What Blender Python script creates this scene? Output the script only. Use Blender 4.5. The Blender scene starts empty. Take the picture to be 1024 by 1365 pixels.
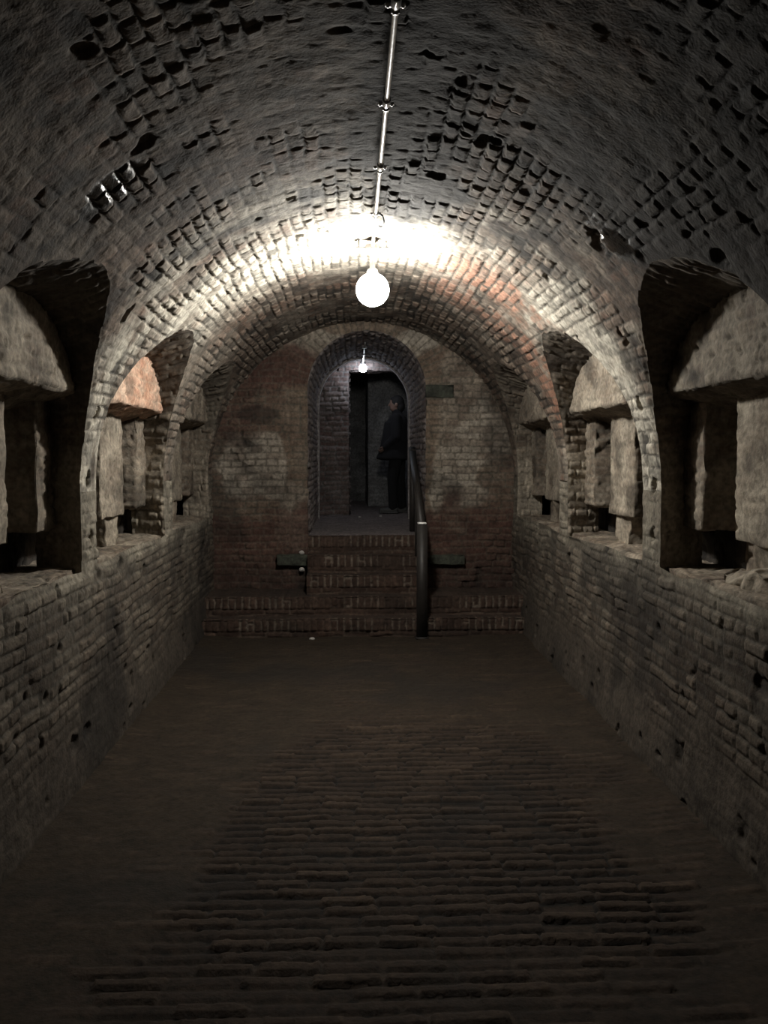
import bpy, bmesh, math, random
import numpy as np
from mathutils import Vector, Matrix

random.seed(7)
PI = math.pi
SC = bpy.context.scene
COL = SC.collection

# ------------------------------------------------------------------ place
R = 1.46            # radius of the barrel vault
Z0 = 1.44           # springing height of the vault
YB = 8.2            # plane of the back wall
YF = 1.9            # finely built from here on; plainer behind the viewer
YR = -1.2           # rear end of the tunnel
SILL = 1.05
NY = [3.44, 5.32, 7.20]   # centres of the side niches
NH = 0.81           # half width of a niche
NZ = 1.585          # springing of the niche arch
LAND = 0.85         # height of the landing
PX, PH, PZ = 0.03, 0.57, 2.25   # passage: axis, half width, springing
LAMP = (0.012, 5.12)

# ------------------------------------------------------------------ noise
def h3(ix, iy, iz, seed=0):
    n = (ix.astype(np.int64) * 374761393 + iy.astype(np.int64) * 668265263 + iz.astype(np.int64) * 2147483647 + seed * 974711) & 0xffffffff
    n = ((n ^ (n >> 13)) * 1274126177) & 0xffffffff
    n = ((n ^ (n >> 16)) * 2246822519) & 0xffffffff
    n = n ^ (n >> 15)
    return (n & 0xffffff) / float(0xffffff)

def h2(a, b, seed=0):
    return h3(np.asarray(a), np.asarray(b), np.zeros_like(np.asarray(a)) + 17, seed)

def noise(x, y, z, s, seed=0):
    x, y, z = np.broadcast_arrays(np.asarray(x, float) * s, np.asarray(y, float) * s, np.asarray(z, float) * s)
    i, j, k = np.floor(x), np.floor(y), np.floor(z)
    fx, fy, fz = x - i, y - j, z - k
    fx, fy, fz = [f * f * (3 - 2 * f) for f in (fx, fy, fz)]
    out = 0
    for a in (0, 1):
        for b in (0, 1):
            for c in (0, 1):
                w = (fx if a else 1 - fx) * (fy if b else 1 - fy) * (fz if c else 1 - fz)
                out = out + w * h3(i + a, j + b, k + c, seed)
    return out

def fbm(x, y, z, s, seed=0, o=4):
    t, a, n = 0, 1, 0
    for q in range(o):
        t = t + a * noise(x, y, z, s * 2.03 ** q, seed + q * 31)
        n += a
        a *= 0.5
    return t / n

def ss(a, b, x):
    t = np.clip((x - a) / (b - a), 0, 1)
    return t * t * (3 - 2 * t)

def bricks(u, v, bl=0.21, bh=0.062, joint=0.012, seed=0, header=True, wob=0.012, depth=0.012, var=0.010, cross=0.0):
    """Height of a brick surface, mortar mask, a value per brick."""
    z = np.zeros_like(u)
    u = u + wob * (noise(u, v, z, 5, seed + 3) - .5) * 2
    v = v + wob * (noise(u, v, z + 9, 4, seed + 4) - .5) * 2
    r = np.floor(v / bh)
    fv = v - r * bh
    L = np.where(((r % 2) == 1) & header, bl * .5, bl) * (.85 + .3 * h2(r, z, seed + 9))
    off = h2(r, z, seed) * bl
    c = np.floor((u + off) / L)
    fu = (u + off) - c * L
    a, b, t1, t2 = [h2(r, c, seed + q) for q in (11, 12, 13, 14)]
    d = np.minimum(np.minimum(fu, L - fu) + cross, np.minimum(fv, bh - fv)) - joint * .5
    d = d + (noise(u, v, z, 45, seed + 5) - .5) * .010 - (b ** 4) * .006
    prof = ss(-.002, .006, d)
    h = prof * (depth + (a - .5) * 2 * var + (fu / L - .5) * (t1 - .5) * .012 + (fv / bh - .5) * (t2 - .5) * .012)
    h = h - prof * np.where(b > .975, .012, 0.0)
    mort = 1 - ss(-.003, .003, d)
    return h, mort, a

# ------------------------------------------------------------------ meshes
def obj_from(name, V, F, mat, parent=None, mask=None, wet=None, smooth=True):
    V = np.asarray(V, np.float32)
    F = np.asarray(F, np.int32)
    me = bpy.data.meshes.new(name)
    me.vertices.add(len(V))
    me.vertices.foreach_set('co', V.ravel())
    k = F.shape[1]
    me.loops.add(F.size)
    me.loops.foreach_set('vertex_index', F.ravel())
    me.polygons.add(len(F))
    me.polygons.foreach_set('loop_start', np.arange(0, F.size, k, dtype=np.int32))
    me.update(calc_edges=True)
    me.validate()
    me.polygons.foreach_set('use_smooth', np.full(len(me.polygons), smooth))
    if mask is not None:
        a = me.attributes.new('mask', 'FLOAT_COLOR', 'POINT')
        a.data.foreach_set('color', np.asarray(mask, np.float32).ravel())
    if wet is not None:
        a = me.attributes.new('wet', 'FLOAT', 'POINT')
        a.data.foreach_set('value', np.asarray(wet, np.float32).ravel())
    o = bpy.data.objects.new(name, me)
    COL.objects.link(o)
    me.materials.append(mat)
    if parent is not None:
        o.parent = parent
    return o

def quads(n, m):
    i = np.arange((n - 1) * (m - 1))
    a = (i // (m - 1)) * m + i % (m - 1)
    return np.stack([a, a + 1, a + m + 1, a + m], 1)

class Acc:
    """Collects grids of one mesh."""
    def __init__(s): s.V, s.F, s.M, s.W, s.n = [], [], [], [], 0
    def add(s, V, F, M=None, W=None):
        V = np.asarray(V).reshape(-1, 3)
        s.V.append(V); s.F.append(np.asarray(F) + s.n)
        s.M.append(np.zeros((len(V), 4)) if M is None else np.asarray(M).reshape(-1, 4))
        s.W.append(np.zeros(len(V)) if W is None else np.asarray(W).ravel())
        s.n += len(V)
    def build(s, name, mat, parent=None):
        return obj_from(name, np.concatenate(s.V), np.concatenate(s.F), mat, parent, np.concatenate(s.M), np.concatenate(s.W))

def cut_grid(A, B, f, pos_fn, cell):
    """Grid (A,B); drops where f<0 and snaps the rim onto f=0. Returns A,B,faces,f."""
    n, m = A.shape
    val = f(A, B)
    inside = val < 0
    nb = np.zeros_like(inside)
    for da in (-1, 0, 1):
        for db in (-1, 0, 1):
            sl = np.roll(np.roll(~inside, da, 0), db, 1)
            nb |= sl
    rim = inside & nb
    for _ in range(3):
        e = 1e-3
        v0 = f(A, B)
        ga = (f(A + e, B) - v0) / e
        gb = (f(A, B + e) - v0) / e
        g2 = np.maximum(ga * ga + gb * gb, .05)
        A = np.where(rim, A - np.clip(v0 * ga / g2, -cell, cell), A)
        B = np.where(rim, B - np.clip(v0 * gb / g2, -cell, cell), B)
    ok = (~inside) | rim
    F = quads(n, m)
    okf = ok.ravel()[F].all(1)
    return A, B, F[okf], np.maximum(f(A, B), 0)

def compact(V, F, *att):
    used = np.unique(F)
    mp = np.full(len(V), -1)
    mp[used] = np.arange(len(used))
    return (V[used], mp[F]) + tuple(a[used] for a in att)

# ------------------------------------------------------------------ materials
def nt(m):
    m.use_nodes = True
    n = m.node_tree
    n.nodes.clear()
    return n.nodes, n.links

def masonry(name, ca, cb, mortar, wash, soot_shade=(.012, .011, .010), rough=.92, bump=.5, tint=None):
    m = bpy.data.materials.new(name)
    N, L = nt(m)
    out = N.new('ShaderNodeOutputMaterial'); p = N.new('ShaderNodeBsdfPrincipled')
    L.new(p.outputs[0], out.inputs[0])
    at = N.new('ShaderNodeAttribute'); at.attribute_name = 'mask'
    sp = N.new('ShaderNodeSeparateColor'); L.new(at.outputs['Color'], sp.inputs[0])
    we = N.new('ShaderNodeAttribute'); we.attribute_name = 'wet'
    tc = N.new('ShaderNodeTexCoord')
    def mix(a, b, f):
        x = N.new('ShaderNodeMix'); x.data_type = 'RGBA'
        for s, val in ((x.inputs[6], a), (x.inputs[7], b), (x.inputs[0], f)):
            if hasattr(val, 'default_value') or hasattr(val, 'is_linked'): L.new(val, s)
            elif isinstance(val, tuple): s.default_value = (*val, 1)
            else: s.default_value = val
        return x.outputs[2]
    def nz(scale, det=4):
        x = N.new('ShaderNodeTexNoise'); x.inputs['Scale'].default_value = scale; x.inputs['Detail'].default_value = det
        L.new(tc.outputs['Object'], x.inputs['Vector']); return x.outputs['Fac']
    def mr(v, a, b, c, d):
        x = N.new('ShaderNodeMapRange'); L.new(v, x.inputs[0])
        for i, q in enumerate((a, b, c, d)): x.inputs[i + 1].default_value = q
        return x.outputs[0]
    c = mix(ca, cb, sp.outputs[0])
    c = mix(c, (.235, .125, .085), mr(we.outputs['Fac'], 0, -1, 0, 1))      # patches of bare red brick
    c = mix(c, mortar, sp.outputs[1])
    c = mix(c, wash, sp.outputs[2])
    g = N.new('ShaderNodeMix'); g.data_type = 'RGBA'; g.blend_type = 'MULTIPLY'; g.inputs[0].default_value = 1
    L.new(c, g.inputs[6])
    fine = nz(38, 6); mid = nz(7, 3)
    mu = N.new('ShaderNodeMath'); mu.operation = 'MULTIPLY'
    L.new(mr(fine, .3, .7, .6, 1.35), mu.inputs[0]); L.new(mr(mid, .3, .7, .75, 1.2), mu.inputs[1])
    cc = N.new('ShaderNodeCombineColor')
    for i in range(3): L.new(mu.outputs[0], cc.inputs[i])
    L.new(cc.outputs[0], g.inputs[7])
    c = mix(g.outputs[2], soot_shade, at.outputs['Alpha'])
    L.new(c, p.inputs['Base Color'])
    L.new(mr(we.outputs['Fac'], 0, 1, rough, .22), p.inputs['Roughness'])
    p.inputs['Specular IOR Level'].default_value = .3
    b = N.new('ShaderNodeBump'); b.inputs['Strength'].default_value = bump; b.inputs['Distance'].default_value = .006
    L.new(nz(90, 6), b.inputs['Height']); L.new(b.outputs[0], p.inputs['Normal'])
    return m

def plain(name, col, rough=.6, metal=0, nscale=40, namp=.25, bump=.15):
    m = bpy.data.materials.new(name)
    N, L = nt(m)
    out = N.new('ShaderNodeOutputMaterial'); p = N.new('ShaderNodeBsdfPrincipled'); L.new(p.outputs[0], out.inputs[0])
    tc = N.new('ShaderNodeTexCoord'); x = N.new('ShaderNodeTexNoise')
    x.inputs['Scale'].default_value = nscale; x.inputs['Detail'].default_value = 5
    L.new(tc.outputs['Object'], x.inputs['Vector'])
    r = N.new('ShaderNodeValToRGB')
    r.color_ramp.elements[0].position = .3; r.color_ramp.elements[1].position = .7
    r.color_ramp.elements[0].color = (*[v * (1 - namp) for v in col], 1)
    r.color_ramp.elements[1].color = (*[min(1, v * (1 + namp)) for v in col], 1)
    L.new(x.outputs['Fac'], r.inputs[0]); L.new(r.outputs[0], p.inputs['Base Color'])
    p.inputs['Roughness'].default_value = rough; p.inputs['Metallic'].default_value = metal
    b = N.new('ShaderNodeBump'); b.inputs['Strength'].default_value = bump; b.inputs['Distance'].default_value = .003
    L.new(x.outputs['Fac'], b.inputs['Height']); L.new(b.outputs[0], p.inputs['Normal'])
    return m

def glow(name, col, strength):
    m = bpy.data.materials.new(name)
    N, L = nt(m)
    out = N.new('ShaderNodeOutputMaterial'); e = N.new('ShaderNodeEmission')
    e.inputs[0].default_value = (*col, 1); e.inputs[1].default_value = strength
    L.new(e.outputs[0], out.inputs[0])
    return m

M = {}
M['vault'] = masonry('limewashed_vault_brick', (.060, .042, .031), (.165, .126, .096), (.050, .043, .035), (.47, .44, .37))
M['wall'] = masonry('side_wall_brick', (.038, .028, .021), (.098, .077, .058), (.054, .047, .039), (.215, .193, .153))
M['back'] = masonry('back_wall_brick', (.066, .034, .026), (.150, .115, .084), (.090, .077, .060), (.31, .278, .23))
M['pass'] = masonry('passage_brick', (.13, .085, .075), (.23, .19, .175), (.17, .16, .155), (.30, .28, .27))
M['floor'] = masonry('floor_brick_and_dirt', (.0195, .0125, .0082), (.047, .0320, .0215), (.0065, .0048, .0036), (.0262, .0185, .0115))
M['step'] = masonry('step_brick', (.036, .0205, .0145), (.066, .041, .030), (.135, .11, .087), (.042, .031, .024))
M['niche'] = masonry('niche_plaster', (.10, .072, .054), (.20, .158, .118), (.16, .138, .112), (.33, .29, .23))
M['soffit'] = masonry('niche_soffit_brick', (.08, .065, .053), (.16, .13, .105), (.11, .095, .08), (.20, .175, .145))
M['far'] = masonry('dim_room_masonry', (.11, .105, .10), (.20, .195, .19), (.14, .14, .135), (.24, .24, .24))
M['orange'] = masonry('orange_brick_plaster', (.42, .19, .11), (.50, .26, .17), (.40, .27, .19), (.44, .35, .27))
M['moss'] = masonry('mossy_stone', (.040, .044, .033), (.055, .058, .045), (.05, .052, .043), (.055, .060, .046))
M['steel'] = plain('galvanised_steel', (.62, .62, .62), .35, .9)
M['clamp'] = plain('zinc_clamp', (.45, .45, .45), .45, .8)
M['rail'] = plain('dark_painted_timber', (.022, .019, .017), .55, 0, 20)
M['white'] = plain('white_paint', (.80, .80, .78), .5)
M['chip'] = plain('lime_mortar_chip', (.42, .40, .37), .9, 0, 60)
M['fit'] = plain('grey_cast_fitting', (.30, .29, .28), .5, .4)
M['coat'] = plain('black_cloth', (.0045, .0045, .006), .98, 0, 120, .3, .4)
M['trouser'] = plain('black_trouser_cloth', (.004, .004, .005), .98, 0, 120, .3, .4)
M['shoe'] = plain('grey_shoe', (.05, .05, .048), .7)
M['skin'] = plain('skin', (.17, .105, .08), .55, 0, 30, .08, .05)
M['hair'] = plain('dark_hair', (.006, .005, .005), .85, 0, 200, .4, .5)
M['cable'] = plain('black_rubber', (.03, .03, .03), .5)
M['bulb'] = glow('lamp_globe_glow', (1.0, .972, .905), 395)
M['bulb2'] = glow('small_lamp_glow', (.82, .88, 1.0), 85)

# ------------------------------------------------------------------ tags
def tag(o, label, cat, kind=None, group=None):
    o['label'] = label; o['category'] = cat
    if kind: o['kind'] = kind
    if group: o['group'] = group
    return o

def empty(name, loc=(0, 0, 0)):
    o = bpy.data.objects.new(name, None); COL.objects.link(o); o.location = loc
    o.empty_display_size = .1
    return o

# ------------------------------------------------------------------ niche outline
def rag(s, seed):
    """Ragged brick edge: offset of the niche rim along its length."""
    z = np.zeros_like(s)
    st = h2(np.floor(s / .064), z + seed, seed) - .5
    return st * .016 + (noise(s, z + seed, z, 2.5, seed) - .5) * .05

def niche_f(Y, Z, side):
    out = np.full(np.shape(Y), 9.0)
    for k, yc in enumerate(NY):
        dy, dz = Y - yc, Z - NZ
        up = dz > 0
        rho = np.where(up, np.hypot(dy, dz), np.abs(dy))
        ang = np.where(up, np.arctan2(dz, dy), np.where(dy > 0, 0., PI))
        s = np.where(up, ang * NH, np.where(dy > 0, dz, PI * NH - dz)) + 1
        f = rho - NH - rag(s, 100 + k * 2 + (side > 0))
        z_ = np.zeros_like(Y)
        low = SILL + (noise(Y, z_, z_, 4, 55 + side) - .5) * .03 - Z
        out = np.minimum(out, np.maximum(f, low))
    return out

PITS = {-1: [(4.38, 1.50), (4.39, 1.20), (4.37, 1.83), (4.12, 2.29), (6.26, 1.45)],
        1: [(4.20, 2.21), (4.39, 1.88), (4.37, 1.46), (4.36, 1.21), (6.22, 1.30)]}

def pits(Y, Z, side):
    d = 0
    for i, (y, z) in enumerate(PITS[side]):
        q = np.hypot((Y - y) / .035, (Z - z) / .05) + (noise(Y, Z, Z * 0, 30, 5) - .5) * .6
        d = d - .055 * (1 - ss(.6, 1.0, q))
    return d

# ------------------------------------------------------------------ vault
def wash_mask(X, Y, Z, seed):
    return fbm(X, Y, Z, 1.7, seed, 5) * .6 + fbm(X, Y, Z, 9, seed + 60, 3) * .4

def vault():
    acc = Acc()
    cell = .0078
    ny, na = int((YB + .06 - YF) / cell), int(PI * R / cell)
    yy, aa = np.linspace(YF, YB + .06, ny), np.linspace(0, PI, na)
    Y, T = np.meshgrid(yy, aa, indexing='ij')
    S = T * R                                   # arc length
    def f(Yq, Sq):
        t = Sq / R
        z = Z0 + R * np.sin(t)
        l = niche_f(Yq, z, -1); r = niche_f(Yq, z, 1)
        return np.where(t < PI / 2, l, r)
    Y, S, F, fv = cut_grid(Y, S, f, None, cell)
    T = S / R
    X0, Z1 = -R * np.cos(T), Z0 + R * np.sin(T)
    h, mort, rnd = bricks(Y, S, .125, .062, .010, 21, False, .010, .011, .0065)
    h = h * (.6 + .35 * ss(.4, .6, fbm(Y, S, S * 0, 1.1, 22, 2)))
    big = (fbm(X0, Y, Z1, 1.3, 31, 3) - .5) * .045
    n2 = fbm(X0, Y, Z1, 14, 32, 3) - .5
    wp = wash_mask(X0, Y, Z1, 33)
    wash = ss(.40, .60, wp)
    wash = np.clip(wash * (.20 + .75 * ss(3.5, 4.5, Y)) + .38 * ss(4.2, 4.8, Y) * ss(6.4, 5.8, Y), 0, 1)  # limewash, whitened further around the lamp to widen its bright pool
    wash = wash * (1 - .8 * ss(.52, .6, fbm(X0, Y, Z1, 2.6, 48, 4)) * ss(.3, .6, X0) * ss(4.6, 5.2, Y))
    # a smear of plaster levels the joints here and there
    sme = ss(.50, .64, fbm(X0, Y, Z1, 3.2, 36, 3) + .10 * ss(4.0, 3.0, Y))
    h = h * (1 - .8 * sme) + sme * .006
    pit = np.where(T < PI / 2, pits(Y, Z1, -1), pits(Y, Z1, 1))
    lost = ss(.76, .82, fbm(X0, Y, Z1, 7.5, 39, 2)) * .018
    H = (h + big + n2 * .010 - lost) * ss(0, .03, fv) + pit
    rr = R - H
    X, Z = -rr * np.cos(T), Z0 + rr * np.sin(T)
    V = np.stack([X, Y, Z], -1).reshape(-1, 3)
    # soot: a streak along the crown, and blotches; near right shade over the lens is painted in too
    z_ = np.zeros_like(X)
    crown = 1 - ss(.05, .34, np.abs(X0 - .13) + (fbm(X0, Y, z_, 3, 41, 3) - .5) * .5)
    blot = ss(.55, .70, fbm(X0, Y, Z1, 2.4, 43, 4))
    lens_shade = ss(.35, .75, X0 + (fbm(X0, Y, Z1, 1.6, 45, 4) - .5) * .9) * ss(3.9, 3.1, Y + (fbm(X0, Y, Z1, 2, 46, 4) - .5) * 1.2)  # near right side painted dark, standing in for shade over the lens
    soot_shade = np.clip(crown * ss(4.9, 4.3, Y) * .9 + blot * .40 + lost * 8 + lens_shade * .8, 0, .88)  # also darker in the hollows of lost bricks
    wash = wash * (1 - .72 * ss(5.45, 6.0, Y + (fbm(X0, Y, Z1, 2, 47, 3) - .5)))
    spk = ss(.52, .66, fbm(X0, Y, Z1, 9, 49, 3)) * (1 - ss(4.4, 5.0, Y)) * .45
    soot_shade = np.clip(soot_shade + spk + (rnd < .12) * .4 * (1 - sme), 0, .88)
    mask = np.stack([rnd, mort * (1 - .8 * sme), wash * .85 * (1 - .7 * mort * (1 - .8 * sme)), soot_shade], -1).reshape(-1, 4)
    wet = 0
    for (a, b, c, w) in ((.98, 3.55, 2.52, .16), (-.95, 3.05, 2.55, .12)):
        wet = wet + (1 - ss(.5, 1.0, np.sqrt((X0 - a) ** 2 + (Y - b) ** 2 + (Z1 - c) ** 2) / w + (n2) * 1.2))
    mask[:, 3] = np.clip(mask[:, 3] + np.clip(wet, 0, 1).ravel() * .5, 0, .9)
    bare = ss(.30, .55, X0) * ss(4.75, 5.2, Y) * ss(6.6, 6.0, Y) * ss(.42, .52, fbm(X0, Y, Z1, 3.0, 44, 4)) + .3 * ss(.60, .68, fbm(X0, Y, Z1, 4.5, 50, 4))
    bare = np.clip(bare, 0, 1) * (.35 + .65 * (rnd > .35)) * (1 - .8 * mort)
    mask[:, 2] *= 1 - .75 * bare.ravel()
    V, F, mask, wet = compact(V, F, mask, (np.clip(wet, 0, 1) - bare).ravel())
    acc.add(V, F, mask, wet)
    # plain stretch behind the viewer
    yy, aa = np.linspace(YR, YF, 64), np.linspace(0, PI, 90)
    Y, T = np.meshgrid(yy, aa, indexing='ij')
    V = np.stack([-R * np.cos(T), Y, Z0 + R * np.sin(T)], -1)
    mk = np.zeros(Y.shape + (4,)); mk[..., 0] = .4; mk[..., 2] = .4; mk[..., 3] = .3
    acc.add(V, quads(*Y.shape), mk)
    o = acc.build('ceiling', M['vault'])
    return tag(o, 'whitewashed brick barrel vault with sooty crown over the tunnel', 'vault', 'structure')

def side_wall(s):
    acc = Acc()
    cell = .0082
    yy, zz = np.linspace(YF, YB + .06, int((YB - YF) / cell)), np.linspace(-.02, Z0, int(Z0 / cell))
    Y, Z = np.meshgrid(yy, zz, indexing='ij')
    Y, Z, F, fv = cut_grid(Y, Z, lambda a, b: niche_f(a, b, s), None, cell)
    sd = 50 + s
    h, mort, rnd = bricks(Y, Z, .21, .060, .010, sd)
    h = h * .6
    X0 = np.zeros_like(Y) + s * R
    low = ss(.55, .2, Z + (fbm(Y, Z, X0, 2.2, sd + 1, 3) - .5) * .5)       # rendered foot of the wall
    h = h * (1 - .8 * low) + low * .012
    big = (fbm(Y, Z, X0, 1.5, sd + 2, 3) - .5) * .06 * ss(Z0, 1.1, Z)
    n2 = fbm(Y, Z, X0, 16, sd + 3, 3) - .5
    lost = ss(.70, .76, fbm(Y, Z, X0, 8, sd + 4, 2)) * .020
    H = (h + big + n2 * .010 - lost) * ss(0, .03, fv) + pits(Y, Z, s)
    H = H + ss(.35, 0, Z) * .03
    V = np.stack([s * (R - H), Y, Z], -1).reshape(-1, 3)
    pier = ss(SILL - .12, SILL + .03, Z)
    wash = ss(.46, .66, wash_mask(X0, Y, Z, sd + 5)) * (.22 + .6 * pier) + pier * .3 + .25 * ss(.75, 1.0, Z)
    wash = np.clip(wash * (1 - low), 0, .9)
    soot_shade = np.clip(ss(.52, .72, fbm(X0, Y, Z, 2.1, sd + 6, 4)) * .55 + lost * 14, 0, .85)  # random blotches, and darker in the hollows of lost bricks
    mask = np.stack([rnd * (1 - low) + low * .55, np.maximum(mort * (1 - low), low * .5), wash, soot_shade], -1).reshape(-1, 4)
    V, F, mask = compact(V, F, mask)
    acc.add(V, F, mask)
    yy, zz = np.linspace(YR, YF, 64), np.linspace(-.02, Z0, 30)
    Y, Z = np.meshgrid(yy, zz, indexing='ij')
    mk = np.zeros(Y.shape + (4,)); mk[..., 0] = .4; mk[..., 1] = .3
    acc.add(np.stack([np.full_like(Y, s * R), Y, Z], -1), quads(*Y.shape), mk)
    nm = 'left' if s < 0 else 'right'
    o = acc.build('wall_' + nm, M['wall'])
    return tag(o, '%s-hand brick wall of the tunnel with piers between its arched niches' % nm, 'wall', 'structure')

# ------------------------------------------------------------------ rough solid between eight corners
def hexa(acc, c, cell=.013, seed=0, brick=None, amp=.010, wash=.5, soot_shade=0.0, bl=.2, bh=.062):
    """c: 2x2x2x3 corners indexed [x][y][z]; a rough six-sided block."""
    c = np.asarray(c, float)
    def P(a, b, d):
        a, b, d = a[..., None], b[..., None], d[..., None]
        r = 0
        for i in (0, 1):
            for j in (0, 1):
                for k in (0, 1):
                    r = r + c[i, j, k] * (a if i else 1 - a) * (b if j else 1 - b) * (d if k else 1 - d)
        return r
    ctr = c.reshape(-1, 3).mean(0)
    for ax in (0, 1, 2):
        o1, o2 = [q for q in (0, 1, 2) if q != ax]
        def ln(q):
            i0 = [0, 0, 0]; i1 = [0, 0, 0]; i1[q] = 1
            j0 = [1, 1, 1]; j1 = [1, 1, 1]; j0[q] = 0
            return max(np.linalg.norm(c[tuple(i1)] - c[tuple(i0)]), np.linalg.norm(c[tuple(j1)] - c[tuple(j0)]))
        n, m = max(2, int(ln(o1) / cell)), max(2, int(ln(o2) / cell))
        U, W = np.meshgrid(np.linspace(0, 1, n), np.linspace(0, 1, m), indexing='ij')
        for e in (0., 1.):
            q = [None] * 3
            q[o1], q[o2], q[ax] = U, W, np.full_like(U, e)
            p = P(*q)
            du = np.gradient(p, axis=0); dw = np.gradient(p, axis=1)
            nn = np.cross(du, dw); nn /= np.maximum(np.linalg.norm(nn, axis=-1, keepdims=True), 1e-9)
            if ((p.reshape(-1, 3).mean(0) - ctr) * nn.reshape(-1, 3).mean(0)).sum() < 0: nn = -nn
            X, Y, Z = p[..., 0], p[..., 1], p[..., 2]
            if ax == 0: u, v = Y, Z
            elif ax == 1: u, v = X, Z
            else: u, v = Y, X
            L1, L2 = ln(o1), ln(o2)
            ed = np.minimum(np.minimum(U, 1 - U) * L1, np.minimum(W, 1 - W) * L2)
            h, mort, rnd = bricks(u, v, bl, bh, .011, seed + ax)
            if brick is None: k = .25
            else: k = brick
            d = h * k * .6 + (fbm(X, Y, Z, 12, seed + 7, 3) - .5) * amp * 1.2
            d = d - ss(.64, .74, fbm(X, Y, Z, 17, seed + 9, 3)) * .012 + (fbm(X, Y, Z, 3.5, seed + 8, 2) - .5) * .02
            d = d * ss(0, .015, ed)
            p = p + nn * d[..., None]
            p = p - nn * (.004 * (1 - ss(0, .014, ed)))[..., None]     # worn arrises
            for q_, sd in ((0, 1), (1, 2), (2, 3)):
                p[..., q_] += (fbm(X, Y, Z, 8, seed + 20 + sd, 2) - .5) * amp * 1.8
            wm = np.clip(wash + (fbm(X, Y, Z, 6, seed + 40, 4) - .5) * 1.6, 0, 1)
            so = np.clip(soot_shade + (ss(.55, .75, fbm(X, Y, Z, 5, seed + 45, 3)) * .5), 0, .9)
            mask = np.stack([rnd, mort * min(1, k + .1), wm, so], -1)
            acc.add(p, quads(n, m), mask)

def box_c(s, x0, x1, y0, y1, z0, z1):
    """Corners of a box on side s, x measured outwards from the axis."""
    c = np.zeros((2, 2, 2, 3))
    for i, x in enumerate((x0, x1)):
        for j, y in enumerate((y0, y1)):
            for k, z in enumerate((z0, z1)):
                c[i, j, k] = (s * x, y, z)
    return c

XR = 1.615    # face of the piers and jambs inside a niche
LZ = 1.93    # underside of the lintel at its face

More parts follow.
